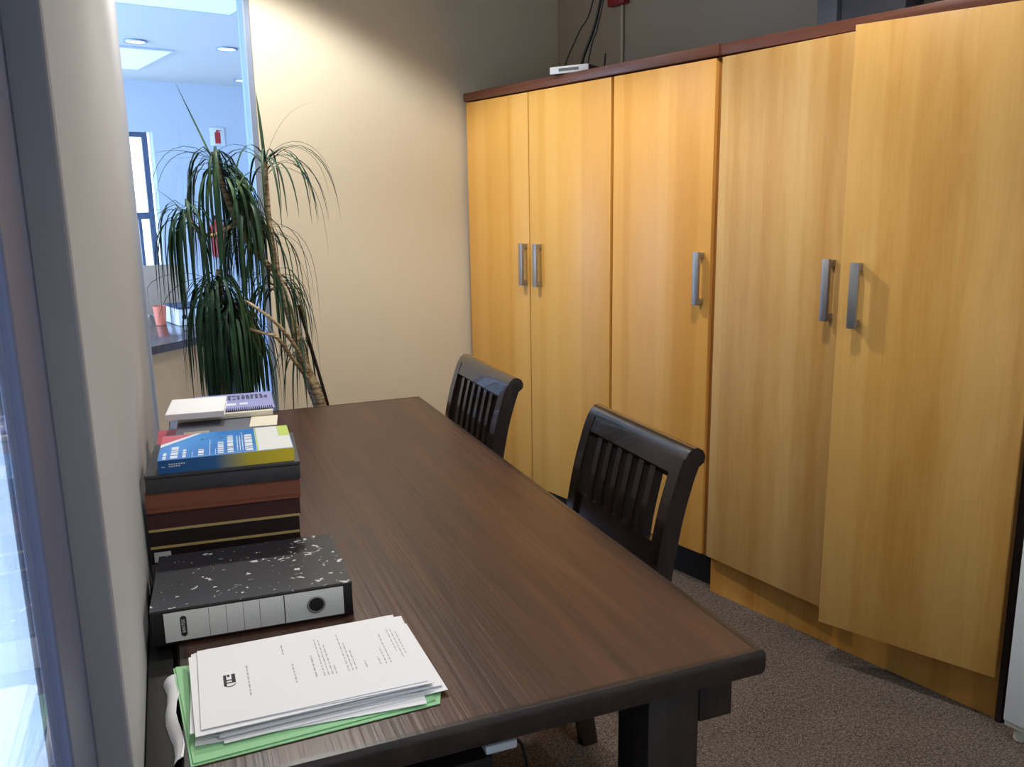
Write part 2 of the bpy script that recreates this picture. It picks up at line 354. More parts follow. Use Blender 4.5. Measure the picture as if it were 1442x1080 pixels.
cabinet('tall maple cabinet nearest the fridge with two doors ajar and a maple plinth', .930, 1.950, .135,
        [(1.436, 1.948, 'far', -R(3.4), 'door_c', 1.484, 'pale maple door slightly ajar', 2.310), (.930, 1.421, 'near', R(11), 'door_d', 1.368, 'honey maple door standing ajar', 2.294)], (2.32, 'plinth'))
single('top_board', MB().box(2.284, 2.856, 1.958, 3.458, 1.868, 1.905, .003), 'top_board', 'long dark reddish-brown board lying across the two far cabinets', 'board', (2.57, 2.7, 1.868), True, group='dark boards on the cabinets')
single('top_board', MB().box(2.288, 2.856, .925, 1.953, 1.868, 1.903, .003), 'top_board', 'dark reddish-brown board lying on the cabinet nearest the fridge', 'board', (2.57, 1.44, 1.868), True, group='dark boards on the cabinets')

# things on and behind the cabinets
def q(n, t, z): return (n, t, z)
r = thing('router', 'small white-fronted network box sticking out over the far cabinets', 'router', (2.257, 2.787, 1.9055), True, rz=-math.atan2(2.257-2.32, -(2.63-2.787))*0 )
ang = math.atan2(.157, .063) - math.pi/2           # local y runs along the front from left to right
def rp(name, mb, m): return build(name, mb, m, r, rot3=(0, 0, math.pi + math.atan2(.063, .157)))
rp('casing', MB().box(-.165, -.004, 0, .170, .001, .026, .002), 'charcoal')
rp('front_panel', MB().box(-.004, .004, 0, .170, .0, .027, .002), 'white_plastic')
rp('display_strip', MB().box(.0041, .0048, .040, .128, .008, .019), 'screen_dark')
rp('antenna', MB().cyl((-.155, .160, .02), (-.162, .163, .085), .0035, .003, 10), 'rubber')
for lab, pts in (('thin black cable rising from the left of the network box', [(2.47, 2.965, 1.907), (2.475, 2.95, 1.99), (2.48, 2.87, 2.10), (2.485, 2.79, 2.21), (2.50, 2.66, 2.69)]),
                 ('thick black cable bundle rising from the middle of the network box', [(2.47, 2.85, 1.907), (2.475, 2.84, 1.99), (2.48, 2.785, 2.09), (2.485, 2.745, 2.20), (2.50, 2.60, 2.69)]),
                 ('short black lead crossing beside the thick cable bundle', [(2.46, 2.80, 1.907), (2.468, 2.80, 1.97), (2.47, 2.775, 2.05), (2.474, 2.735, 2.14), (2.49, 2.57, 2.69)])):
    single('cable', MB().tube(curve_pts(pts), .0062 if lab.startswith('thick') else .003, 8), 'rubber', lab, 'cable', pts[0], True, group='black cables above the cabinets')
b_ = thing('wall_alarm_box', 'dark red box on the wall above the far cabinets', 'alarm box', (2.82, 3.03, 2.27), True)
part('body', MB().box(2.822, 2.858, 2.966, 3.075, 2.268, 2.42, .004), 'red_dark', b_)
part('conduit', MB().cyl((2.85, 3.005, 1.5), (2.85, 3.005, 2.27), .006, .006, 10), 'cream_plastic', b_)
single('card_strip', MB().box(2.30, 2.40, 3.392, 3.452, 1.906, 1.909), 'paper', 'little white card lying at the corner end of the long top board', 'card', (2.35, 3.42, 1.906), True)
single('storage_box', MB().box(2.50, 2.60, 1.455, 1.665, 1.904, 2.15, .004), 'box_slate', 'dark slate box on the cabinet nearest the fridge, cut off by the top edge', 'box', (2.55, 1.56, 1.904), True)
single('box_file', MB().box(2.50, 2.76, 1.68, 1.752, 1.904, 2.20, .004), 'box_blue_grey', 'slim blue-grey box file standing against the dark slate box', 'box file', (2.63, 1.716, 1.904), True)

# fridge at the right edge
f_ = thing('fridge', 'white fridge at the right edge beside the last cabinet', 'fridge', (2.56, .59, 0), True)
part('cabinet_body', MB().box(2.305, 2.81, .32, .884, .06, .86, .008), 'white_plastic', f_)
part('door', MB().box(2.240, 2.302, .32, .884, .052, .86, .008), 'white_plastic', f_)
part('bottom_trim', MB().box(2.246, 2.302, .325, .880, .040, .053, .002), 'cream_plastic', f_)
for n_, t_ in ((2.28, .85), (2.28, .36), (2.76, .85), (2.76, .36)):
    part('foot', MB().cyl((n_, t_, 0), (n_, t_, .062 if n_ > 2.4 else .041), .018, .015, 14), 'cream_plastic', f_)

# ------------------------------------------------------------------ table
tb = thing('dining_table', 'long dark-stained wooden table standing along the left wall', 'table', (.373, 1.92, 0))
part('tabletop', MB().box(-.027, .774, .975, 2.862, .712, .7495), 'table', tb)
em_ = MB(); ox = [(-.04, .962), (.787, .962), (.787, 2.875), (-.04, 2.875)]; ix = [(-.0272, .9748), (.7742, .9748), (.7742, 2.8622), (-.0272, 2.8622)]
prof = [(1, .7100), (.25, .7100), (.06, .7150), (0, .7240), (0, .7380), (.07, .7465), (.30, .7500), (1, .7500)]
rings_ = [[em_.bm.verts.new((ox[k][0]*(1-a)+ix[k][0]*a, ox[k][1]*(1-a)+ix[k][1]*a, z_)) for k in range(4)] for a, z_ in prof]
for a_, b_ in zip(rings_, rings_[1:] + rings_[:1]):
    for k in range(4): em_.bm.faces.new([a_[k], a_[(k+1) % 4], b_[(k+1) % 4], b_[k]])
part('edge_moulding', em_, 'table_edge', tb)
for x0, x1 in ((.04, .10), (.697, .757)):
    part('side_rail', MB().box(x0, x1, 1.0, 2.84, .628, .71, .003), 'table_dark', tb)
part('cross_rail', MB().box(.10, .697, 1.10, 1.13, .655, .71), 'table_dark', tb); part('cross_rail', MB().box(.10, .697, 2.75, 2.78, .655, .71), 'table_dark', tb)
for x0, x1 in ((.10, .191), (.607, .697)):
    for y0, y1 in ((1.0, 1.095), (2.745, 2.84)):
        part('leg', MB().box(x0, x1, y0, y1, 0, .709, .004), 'table_dark', tb)

# ------------------------------------------------------------------ chairs
def make_chair(label, ox, oy, wid):
    c = thing('slat_back_chair', label, 'chair', (ox, oy, 0), group='dark slat-back chairs at the table'); hw = wid/2
    post = curve_pts([(.245, 0, 0), (.212, 0, .25), (.197, 0, .45), (.207, 0, .62), (.231, 0, .76), (.256, 0, .85), (.272, 0, .893)], 5)
    def P(mb, name): return build(name, mb, 'chair', c)
    for s in (-1, 1):
        P(MB().sweep([p + Vector((0, s*(hw-.0175), 0)) for p in post], .035, .042).bevel_all(.004), 'back_post')
        P(MB().box(-.215, -.177, s*(hw-.02)-.019, s*(hw-.02)+.019, 0, .43, .004), 'leg')
        P(MB().box(-.177, .185, s*(hw-.02)-.011, s*(hw-.02)+.011, .375, .43), 'seat_rail')
        P(MB().box(-.177, .205, s*(hw-.02)-.010, s*(hw-.02)+.010, .16, .19), 'stretcher')
    P(MB().box(-.235, .17, -hw, hw, .43, .452, .006, 3), 'seat')
    # crest rail: shaped face rising into a backward scroll
    cr = [(.240, .866), (.251, .893), (.261, .912), (.272, .921), (.285, .922), (.297, .915), (.303, .903), (.301, .890), (.291, .882), (.279, .880), (.270, .866), (.264, .856), (.246, .852)]
    P(MB().extrude_y(cr, -hw-.002, hw+.002).bevel_all(.002), 'crest_rail')
    P(MB().extrude_y([(.196, .640), (.212, .712), (.236, .708), (.220, .636)], -hw+.034, hw-.034), 'lower_rail')
    sp = curve_pts([(.219, 0, .69), (.230, 0, .76), (.254, 0, .862)], 4)
    n = 6; span = wid-.07
    for k in range(n):
        y = -span/2 + .066 + (span-.118)*k/(n-1)
        P(MB().sweep([p + Vector((0, y, 0)) for p in sp], .021, .022).bevel_all(.002), 'slat')
    return c
make_chair('dark slat-back chair tucked under the table, nearer of the two', .685, 1.642, .43)
make_chair('dark slat-back chair tucked under the table, nearer the far corner', .620, 2.466, .445)

# ------------------------------------------------------------------ things on the table
Z = .75
def strokes(mb, x, y0, y1, wdt, z, step=.006):     # a line of print, running along y, as small word blocks
    y = y0
    while y < y1:
        l = min(random.uniform(step*.7, step*2.4), y1-y)
        mb.poly([(x-wdt/2, y, z), (x+wdt/2, y, z), (x+wdt/2, y+l, z), (x-wdt/2, y+l, z)]); y += l + step*.5
# lever arch binder, spine towards the camera
bn = thing('lever_arch_binder', 'worn black lever arch binder lying flat with a pale grey spine', 'binder', (-.075, 1.345, Z), rz=R(-2.6))
def bp(name, mb, m, parent=None): return build(name, mb, m, parent or bn)
def slab(mb, x0, x1, y0, y1, za0, za1, zb0, zb1):  # plate whose height changes from y0 to y1
    v = [mb.bm.verts.new(p) for p in ((x0,y0,za0),(x1,y0,za0),(x1,y1,zb0),(x0,y1,zb0),(x0,y0,za1),(x1,y0,za1),(x1,y1,zb1),(x0,y1,zb1))]
    for f in ((3,2,1,0),(4,5,6,7),(0,1,5,4),(1,2,6,5),(2,3,7,6),(3,0,4,7)): mb.bm.faces.new([v[i] for i in f])
    return mb
bp('cover', slab(slab(MB(), 0, .312, 0, .275, .0005, .0035, .0005, .0035), 0, .312, 0, .275, .0545, .058, .036, .0395).bevel_all(.001), 'worn_black')
bp('spine', MB().box(.001, .311, -.0025, .001, .001, .057, .001), 'black')
bp('paper_block', slab(MB(), .012, .302, .03, .262, .004, .040, .004, .030), 'paper')
bp('spine_label', MB().box(.020, .296, -.0034, -.0026, .005, .0535), 'label_grey')
lb = MB()
for x in (.086, .112, .138, .163): lb.box(x-.0003, x+.0003, -.0037, -.0034, .005, .0535)
lb.box(.2005, .2022, -.0037, -.0034, .005, .0535); bp('stripe_marking', lb, 'charcoal')
em = MB(); pts = [(.0098*math.cos(a)*.45, .0045*math.sin(a)) for a in [k*math.pi/8 for k in range(16)]]
cap = [(.0048*math.cos(a), (.0125 if math.sin(a) > -.001 and a <= math.pi else -.0125) + .0048*math.sin(a)) for a in [k*math.pi/10 for k in range(21)]]
vs = [em.bm.verts.new((.048+x, -.0040, .029+z)) for x, z in cap[:-1]]; em.bm.faces.new(vs)
emb = bp('emblem', em, 'ink_dark')
tm = text_mesh('BANTEX', .0072); to = bpy.data.objects.new('lettering', tm); C.objects.link(to); tm.materials.append(M['label_grey']); to.parent = emb
to.location = (.048, -.0043, .0295); to.rotation_euler = (math.pi/2, -math.pi/2, 0); to.scale = (.82, 1, 1)
hr = MB()
hr.tube([(.2515+.0132*math.cos(a), -.0040, .029+.0132*math.sin(a)) for a in [k*math.pi/16 for k in range(33)]], .0017, 8, caps=False); ring = bp('finger_ring', hr, 'steel')
bp('ring_hole', MB().cyl((.2515, -.0030, .029), (.2515, -.0040, .029), .0125, .0125, 24), 'black', ring)

# green folder and the sheets on it
gf = thing('card_folder', 'pale green card folder under the stack of sheets at the near end', 'folder', (-.04, 1.02, Z))
gq = [(-.046, 1.262), (-.029, 1.010), (.291, 1.020), (.300, 1.046), (.290, 1.215), (.05, 1.262)]
part('back_leaf', MB().prism(gq, Z+.0003, Z+.0016), 'green_card', gf)
part('front_leaf', MB().prism([(-.043, 1.262), (-.026, 1.013), (.286, 1.028), (.287, 1.21)], Z+.0022, Z+.0034), 'green_card', gf)
fs = MB(); L = [(-.040, 0), (-.049, -.001), (-.056, -.006), (-.061, -.018), (-.063, -.034)]; rows = []
for (x, dz) in L: rows.append([fs.bm.verts.new((x + .012*(1-v)*(1 if x < -.041 else 0) + .004*math.sin(v*9), 1.035+.21*v, Z+.0019+dz*(.35+.65*math.sin(v*2.6+.3)))) for v in [k/8 for k in range(9)]])
for a, b in zip(rows, rows[1:]):
    for k in range(8): fs.bm.faces.new([a[k], a[k+1], b[k+1], b[k]])
single('sheet_of_paper', fs, 'paper', 'white sheet poking out of the green folder and curling over the left table edge', 'paper', (-.04, 1.14, Z))
rr = random.Random(3); zz = Z+.0036
NS = 15
for k in range(NS):
    top = k == NS-1
    ang = 0 if top else rr.uniform(-.05, .035) ; dx = 0 if top else rr.uniform(-.012, .010); dy = 0 if top else rr.uniform(-.008, .006)
    if k in (2, 5): dx += .016; dy -= .010; ang = .03
    if k == 1: dx -= .004; dy -= .012; ang = -.07
    s = MB(); nx, ny = 14, 6; hx, hy = .1485, .105; g = []
    for z_ in (0, .0006):
        g.append([[s.bm.verts.new((-hx+2*hx*i/nx, -hy+2*hy*j/ny, z_ + .0028*max(0, (i/nx-.1))**2*(k/NS)*0 + .0012*math.sin(i*.7+k*1.3)*abs(2*j/ny-1)*0.0)) for j in range(ny+1)] for i in range(nx+1)])
    for i in range(nx):
        for j in range(ny):
            s.bm.faces.new([g[1][i][j], g[1][i+1][j], g[1][i+1][j+1], g[1][i][j+1]]); s.bm.faces.new([g[0][i][j+1], g[0][i+1][j+1], g[0][i+1][j], g[0][i][j]])
    for i in range(nx): s.bm.faces.new([g[0][i][0], g[0][i+1][0], g[1][i+1][0], g[1][i][0]]); s.bm.faces.new([g[1][i][ny], g[1][i+1][ny], g[0][i+1][ny], g[0][i][ny]])
    for j in range(ny): s.bm.faces.new([g[1][0][j], g[1][0][j+1], g[0][0][j+1], g[0][0][j]]); s.bm.faces.new([g[0][nx][j], g[0][nx][j+1], g[1][nx][j+1], g[1][nx][j]])
    o = build('sheet_of_paper', s, 'paper', None, loc=(.136+dx, 1.157+dy, zz), rot=ang-.012, smooth=False); zz += .0012
    if not top: tag(o, 'plain white sheet in the stack beneath the printed top sheet', 'paper', 'white sheets stacked on the green folder')
    else:
        tag(o, 'printed white sheet with a black logo, topmost on the green folder', 'paper')
        t = MB(); zt = .0008
        for x, a, b in ((-.083, -.048, .034), (-.021, -.040, .012), (-.030, .045, .075), (.007, -.036, .026)): strokes(t, x, a, b, .0019, zt)
        for x, b in ((.018, .072), (.0235, .070), (.029, .050), (.0345, -.012), (.052, .074), (.0575, .045), (.063, .02), (.078, -.018), (.098, -.015), (.106, .01), (.113, .05)): strokes(t, x, -.038, b, .0014, zt)
        for x, a, b in ((.145-.012, -.03, .06), (.139, -.02, .05), (.1275, -.01, .065)): strokes(t, x, a, b, .0012, zt)
        build('lettering', t, 'ink', o, smooth=False)
        lg = MB(); lx = -.108
        # square black mark with pale cut-outs and a rounded outlined foot
        for x0, x1, y0, y1 in ((-.008, -.004, -.012, .018), (.003, .008, -.006, .018), (-.004, .003, -.006, -.003), (-.003, .0005, .012, .018), (-.004, .003, .001, .004)):
            lg.poly([(lx+x0, y0, zt), (lx+x1, y0, zt), (lx+x1, y1, zt), (lx+x0, y1, zt)])
        arc = [(lx-.008+.016*(1-math.cos(a))/2, -.008-.008*math.sin(a)) for a in [k_*math.pi/8 for k_ in range(9)]]
        for (xa, ya), (xb, yb) in zip(arc, arc[1:]): lg.poly([(xa, ya, zt), (xb, yb, zt), (xb, yb+.0022, zt), (xa, ya+.0022, zt)])
        build('logo', lg, 'ink_dark', o, smooth=False)

# front stack of books (spines towards the camera)
SR = R(-4.5)
def book(name, label, cat, x, y, z, wx, dy, h, cover, pages='paper_cream', group='books stacked on the table', rz=SR, spine=None):
    b = thing(name, label, cat, (x, y, z), rz=rz, group=group); ct = min(.003, h*.14)
    def P(nm, mb, m, par=None): return build(nm, mb, m, par or b)
    cv = MB().box(0, wx, 0, dy, 0, ct, .0006).box(0, wx, 0, dy, h-ct, h, .0006).box(0, wx, -.0002, ct, ct*.9, h-ct*.9)
    P('cover', cv, cover)
    P('page_block', MB().box(.004, wx-.004, ct, dy-.004, ct, h-ct), pages)
    if spine: P('spine', MB().box(0, wx, -.0012, -.0003, 0, h), spine)
    return b, P
b, P = book('bound_volume', 'near-black bound volume with a grey spine label, lowest of the front stack', 'book', -.079, 1.684, Z, .278, .20, .030, 'maroon_dark')
P('spine_label', MB().box(.006, .036, -.0012, -.0003, .004, .024), 'label_grey')
b, P = book('bound_volume', 'very dark maroon volume with a gold line, second from the bottom of the front stack', 'book', -.079, 1.682, Z+.0305, .278, .20, .0345, 'maroon_dark')
P('gold_band', MB().box(.001, .277, -.0012, -.0003, .001, .006), 'gold')
b, P = book('bound_volume', 'dark maroon volume with a gold line, under the red-brown volume', 'book', -.079, 1.680, Z+.0655, .281, .20, .040, 'maroon')
P('gold_band', MB().box(.001, .280, -.0012, -.0003, .001, .006), 'gold')
b, P = book('bound_volume', 'red-brown bound volume lying under the charcoal box', 'book', -.078, 1.672, Z+.106, .282, .205, .040, 'brown_leather')
P('raised_band', MB().box(.001, .281, -.0022, -.0003, .0085, .0115, .0008), 'brown_leather')
bx = thing('box_file', 'charcoal box file carrying the blue paperback in the front stack', 'box file', (-.075, 1.664, Z+.1465), rz=SR)
build('base', MB().box(0, .280, 0, .225, 0, .0285, .002), 'charcoal', bx); build('lid', MB().box(-.001, .281, -.002, .226, .029, .0365, .002), 'charcoal', bx)
# blue paperback
ZB = Z+.1832
bb = thing('paperback_book', 'blue and yellow paperback with white lettering on the charcoal box', 'book', (-.050, 1.662, ZB), rz=R(-3.2), group='books stacked on the table')
def PB(nm, mb, m, par=None): return build(nm, mb, m, par or bb, smooth=False)
H, WX, DY = .026, .246, .182
PB('page_block', MB().box(.002, WX-.002, .001, DY-.002, .0008, H-.0008), 'paper')
PB('back_cover', MB().box(0, WX, .0006, DY, 0, .0007), 'cover_blue')
PB('spine', MB().box(0, WX, -.0004, .0006, 0, H), 'spine_gradient')
fc = PB('front_cover', MB().box(0, WX, .0006, DY, H-.0007, H), 'cover_blue')
zt = H+.0002
def rect(mb, x0, x1, y0, y1, z=zt): mb.poly([(x0, y0, z), (x1, y0, z), (x1, y1, z), (x0, y1, z)]); return mb
PB('lime_border', rect(rect(MB(), .178, .1805, 0, DY), .225, WX, .10, DY), 'lime', fc)
PB('white_panel', rect(rect(MB(), .181, .2245, .004, DY), .2245, WX-.001, .004, .099), 'cover_white', fc)
PB('red_corner', MB().poly([(.0, .115, zt), (.062, .18, zt), (.0, .18, zt)]), 'red_card', fc)
PB('white_corner_stripe', MB().poly([(.0, .092, zt), (.0, .114, zt), (.063, .18, zt), (.075, .18, zt)]), 'white_ink', fc)
tx = MB()
def word(x, y0, y1, wd): strokes(tx, x, y0, y1, wd, zt, .010 if wd > .005 else .005)
word(.028, .008, .092, .013); word(.011, .005, .05, .006); word(.046, .008, .064, .006); word(.076, .012, .055, .010)
word(.112, .012, .100, .011); word(.130, .012, .140, .011); word(.165, .012, .135, .013)
for x in (.143, .148, .153, .158): word(x, .02, .13, .0018)
for x0, x1, y0, y1 in ((.060, .0608, .006, .045), (.060, .092, .006, .007), (.0915, .0925, .006, .12), (.102, .1028, .006, .05), (.102, .178, .006, .007), (.104, .178, .048, .049), (.152, .153, .10, .16)): rect(tx, x0, x1, y0, y1)
for k in range(26):
    a = k*.7; tx.poly([(.094+.019*math.cos(a)-.002, .128+.012*math.sin(a)*(k % 3)/2, zt), (.094+.019*math.cos(a)+.003, .128+.012*math.sin(a)*(k % 3)/2, zt), (.094+.019*math.cos(a)+.002, .132+.012*math.sin(a)*(k % 3)/2, zt)])
PB('cover_lettering', tx, 'white_ink', fc)
sl = MB()
for z_, x1 in ((.0165, .048), (.0125, .040)):
    x = .019
    while x < x1: sl.poly([(x, -.0007, z_), (x+.003, -.0007, z_), (x+.003, -.0007, z_+.0022), (x, -.0007, z_+.0022)]); x += .0042
sl.poly([(.006, -.0007, .0125), (.012, -.0007, .0125), (.012, -.0007, .0140), (.006, -.0007, .0140)])
PB('spine_lettering', sl, 'white_ink', bb)

# second stack, behind the first
y2 = 1.96
bx = thing('box_file', 'dark box file at the bottom of the rear stack, behind the front stack', 'box file', (-.052, y2, Z), rz=R(-3))
build('base', MB().box(0, .255, 0, .35, 0, .09, .002), 'charcoal', bx); build('lid', MB().box(-.001, .256, -.001, .351, .0905, .10, .002), 'charcoal', bx)
book('hardback_book', 'red hardback in the rear stack with its end showing at the wall side', 'book', -.062, y2+.004, Z+.1005, .19, .26, .030, 'red_card', rz=R(-1))
book('hardback_book', 'slate grey hardback in the rear stack just behind the blue paperback', 'book', -.020, y2+.002, Z+.131, .212, .33, .034, 'grey_board', rz=R(-3))
single('card_note', MB().box(.000, .055, y2+.035, y2+.072, Z+.1652, Z+.1662, rz=R(-3)), 'tan', 'small tan card on the near part of the slate grey hardback', 'card', (.03, y2+.05, Z+.1652))
single('loose_papers', MB().box(-.004, .214, y2+.165, y2+.375, Z+.1662, Z+.1785, .001, rz=R(-3)), 'paper_cream', 'cream bundle of papers under the lilac calendar', 'paper', (.10, y2+.24, Z+.1662))
single('loose_sheet', MB().box(.150, .212, y2+.06, y2+.160, Z+.1652, Z+.1660, rz=R(-8)), 'paper_cream', 'cream loose sheet at the right end of the slate grey hardback', 'paper', (.18, y2+.11, Z+.1652))
dc = thing('wire_bound_calendar', 'lilac wire-bound calendar lying on the rear stack', 'calendar', (.026, y2+.185, Z+.1788), rz=R(-3))
def PC(nm, mb, m, **k): return build(nm, mb, m, dc, **k)
PC('cover', MB().box(0, .190, 0, .195, 0, .0030, .0006), 'lilac')
cl = MB()
for k in range(15):
    x = .014+.0112*k
    for hh in range(3):
        if random.random() < .85: rect(cl, x, x+.0090*random.uniform(.6, 1), .118+.018*hh, .133+.018*hh, .0033)
PC('calendar_cells', cl, 'cell_dark')
rect_ = MB(); rect(rect_, .075, .100, .055, .080, .0033); rect(rect_, .108, .128, .057, .080, .0033); PC('calendar_heading', rect_, 'white_ink')
sp = MB()
for k in range(24):
    x = .070+.0049*k; sp.tube([(x, .003+.0062*math.cos(a), .0040+.0040*math.sin(a)) for a in [j*math.pi/5 for j in range(11)]], .0010, 5, caps=False)
PC('wire_binding', sp, 'black')
book('paperback_book', 'white paperback lying askew on the corner of the lilac calendar', 'book', -.036, y2+.135, Z+.1822, .130, .165, .0150, 'paper', 'paper', rz=R(-6))

single('gap_shade_board', MB().box(-.083, -.046, .98, 1.62, 0, .735, .003), 'black', 'black board standing in the gap between the table edge and the left wall', 'board', (-.066, 1.3, 0))  # put in to darken the shaded strip of wall below the table edge

# under the table
bx = thing('storage_chest', 'black box standing on the carpet under the near end of the table', 'box', (.24, 1.35, 0))
part('body', MB().box(.200, .407, 1.14, 1.55, 0, .535, .004), 'black', bx); part('lid', MB().box(.198, .409, 1.138, 1.552, .5355, .560, .003), 'black', bx)
pa = thing('power_adapter', 'white adapter lying on the black box under the table', 'adapter', (.41, 1.15, .5605))
part('body', MB().box(.398, .452, 1.142, 1.172, .5608, .576, .003), 'white_plastic', pa)
part('cord', MB().tube(curve_pts([(.450, 1.158, .568), (.468, 1.16, .545), (.482, 1.17, .45), (.48, 1.2, .2), (.50, 1.22, .005), (.60, 1.4, .005)]), .003, 8), 'rubber', pa)

# ------------------------------------------------------------------ the plant
pl = thing('potted_dracaena', 'tall dracaena with drooping strap leaves in front of the glass', 'plant', (.40, 3.24, 0))
part('pot', MB().lathe([(.13, 0), (.165, .30), (.175, .30), (.178, .34), (.160, .34), (.155, .31), (.02, .31)], .40, 3.24), 'pot', pl)
part('soil', MB().lathe([(.02, .312), (.155, .312), (.155, .318), (.02, .322)], .40, 3.24), 'soil', pl)
def limb(name, pts, r0, r1, m='bark', parent=pl):
    c = curve_pts(pts, 6); n = len(c); return part(name, MB().tube(c, [r0+(r1-r0)*i/(n-1) for i in range(n)], 10), m, parent)
trunk = limb('trunk', [(.535, 3.22, .31), (.493, 3.20, .67), (.448, 3.20, .81), (.418, 3.20, .95), (.388, 3.20, 1.08), (.362, 3.20, 1.20), (.350, 3.2, 1.38), (.352, 3.2, 1.57)], .026, .008)
limb('trunk', [(.28, 3.25, .31), (.19, 3.25, .6), (.15, 3.24, .8), (.155, 3.23, 1.0), (.17, 3.22, 1.2)], .020, .011)
limb('trunk', [(.50, 3.23, .60), (.445, 3.235, .80), (.432, 3.24, .92), (.40, 3.25, 1.05), (.36, 3.26, 1.14)], .014, .009)
limb('branch', [(.366, 3.20, 1.18), (.30, 3.18, 1.25), (.24, 3.18, 1.36), (.205, 3.18, 1.48), (.182, 3.18, 1.60)], .011, .009)
limb('branch', [(.24, 3.18, 1.36), (.16, 3.16, 1.32), (.105, 3.14, 1.34), (.073, 3.13, 1.40)], .008, .007)
limb('branch', [(.448, 3.185, .80), (.40, 3.09, .92), (.34, 3.04, 1.01), (.29, 3.03, 1.06), (.25, 3.08, 1.09), (.22, 3.14, 1.10)], .0075, .0045)
limb('branch', [(.462, 3.185, .76), (.375, 3.08, .90), (.33, 3.03, .97), (.285, 3.03, .99), (.25, 3.08, 1.0), (.22, 3.15, 1.02)], .0075, .0045)
st = limb('support_stake', [(.585, 3.22, .32), (.517, 3.19, .67), (.432, 3.19, 1.06)], .006, .006, 'stake')
part('tie_wire', MB().tube([(.432, 3.19, 1.045), (.418, 3.185, 1.05), (.400, 3.19, 1.045)], .0018, 6), 'stake', st) if False else None
rg = random.Random(11)
def leaf(mb, base, az, el, length, width, droop, n=11):
    p = Vector(base); d = Vector((math.cos(az)*math.cos(el), math.sin(az)*math.cos(el), math.sin(el))); ds = length/n; rows = []
    side0 = Vector((-math.sin(az), math.cos(az), 0))
    for i in range(n+1):
        f = i/n; w_ = width*(.55+.45*min(1, f*5))*(1-f**2.6)+.0004
        up = side0.cross(d).normalized()
        rows.append([p + side0*w_/2 + up*w_*.16, p.copy(), p - side0*w_/2 + up*w_*.16])
        p = p + d*ds; d = (d + Vector((0, 0, -1))*droop*ds*(1+1.2*f)).normalized()
        if p.dot(CD) > 3.44: p = p - CD*(p.dot(CD)-3.44)
        if p.x < -.07: p.x = -.07
    V = [[mb.bm.verts.new(v) for v in r_] for r_ in rows]
    for a, b in zip(V, V[1:]):
        mb.bm.faces.new([a[0], a[1], b[1], b[0]]); mb.bm.faces.new([a[1], a[2], b[2], b[1]])
def head(pos, n, L, droop, elr=(.1, 1.2), azc=None, azw=math.pi, w=.011, extra=()):
    mb = MB()
    for _ in range(n):
        az = rg.uniform(0, 2*math.pi) if azc is None else azc + rg.uniform(-azw, azw)
        leaf(mb, Vector(pos)+Vector((rg.uniform(-.008, .008), rg.uniform(-.008, .008), rg.uniform(-.05, .02))), az, rg.uniform(*elr), L*rg.uniform(.7, 1.1), w*rg.uniform(.7, 1.15), droop*rg.uniform(.75, 1.35))
    for az, el, l, w_, dr in extra: leaf(mb, pos, az, el, l, w_, dr)
    o = part('foliage', mb, 'leaf', pl)
head((.182, 3.18, 1.57), 40, .50, 24, (-.3, .9), w=.0115, extra=[(R(160), R(68), .28, .022, .2), (R(180), R(26), .21, .013, 3.0), (R(185), R(45), .40, .012, 9), (R(178), R(35), .34, .012, 9), (R(200), R(10), .16, .006, 2)])
head((.205, 3.18, 1.53), 34, .52, 18, (-.5, .6), azc=R(-15), azw=1.0, w=.012)
head((.352, 3.20, 1.57), 22, .42, 8.5, (.2, 1.1), w=.0085, extra=[(R(100), R(80), .24, .012, 1.0), (R(-5), R(52), .34, .009, 7.5), (R(10), R(45), .42, .010, 7), (R(-30), R(40), .45, .010, 7), (R(20), R(25), .40, .009, 7), (R(-10), R(70), .30, .005, 4)])
head((.073, 3.13, 1.40), 36, .40, 24, (-.3, .9), w=.0105, extra=[(R(190), R(15), .16, .007, 4), (R(150), R(45), .14, .007, 2), (R(215), R(20), .18, .006, 7)])
head((.27, 3.17, 1.42), 28, .46, 16, (-.4, .6), w=.010)
head((.15, 3.18, 1.16), 60, .44, 19, (-.2, .7), w=.011, extra=[(R(182), R(30), .34, .012, 4.5), (R(190), R(20), .30, .010, 7)])
head((.20, 3.16, 1.08), 90, .42, 20, (-.5, .6), w=.0105)
head((.17, 3.17, 1.02), 80, .34, 22, (-.6, .4), w=.0105)
head((.36, 3.25, 1.16), 44, .42, 15, (-.2, .8), w=.009)
head((.25, 3.18, 1.0), 60, .34, 20, (-.6, .4), w=.010)
head((.33, 3.22, 1.34), 30, .46, 13, (-.2, .7), w=.009)
head((.44, 3.23, .93), 14, .34, 12, (-.6, .3), azc=math.pi*.9, azw=2, w=.007)

# ------------------------------------------------------------------ the hall beyond the glass (grid frame)
dk = thing('reception_desk', 'curved dark-topped reception desk with beige front seen through the glass', 'desk', (1.0, 5.0, 0), True)
front = [(.86, 4.28), (.94, 4.325), (1.026, 4.377), (1.20, 4.48), (1.362, 4.60), (1.58, 4.78), (1.76, 5.0), (1.90, 5.35), (1.94, 5.9)]
part('desktop', MB().prism(front + [(.90, 5.9), (.84, 4.4)], .71, .75, .004), 'hall_top', dk)
def strip(pts, off, th): return [(a, b+off) for a, b in pts] + [(a-.0, b+off+th) for a, b in reversed(pts)]
part('front_panel', MB().prism(strip(front[:5], .05, .03), 0, .709), 'hall_panel', dk)
part('pedestal', MB().prism([(1.375, 4.68), (1.58, 4.84), (1.72, 5.02), (1.70, 5.6), (1.375, 5.6)], 0, .709), 'black', dk)
cp = thing('desk_cup', 'orange cup standing on the far reception desk', 'cup', (1.29, 5.18, .75), True)
part('body', MB().lathe([(.028, .751), (.037, .86), (.034, .86), (.026, .756)], 1.29, 5.18, 24), 'orange', cp)
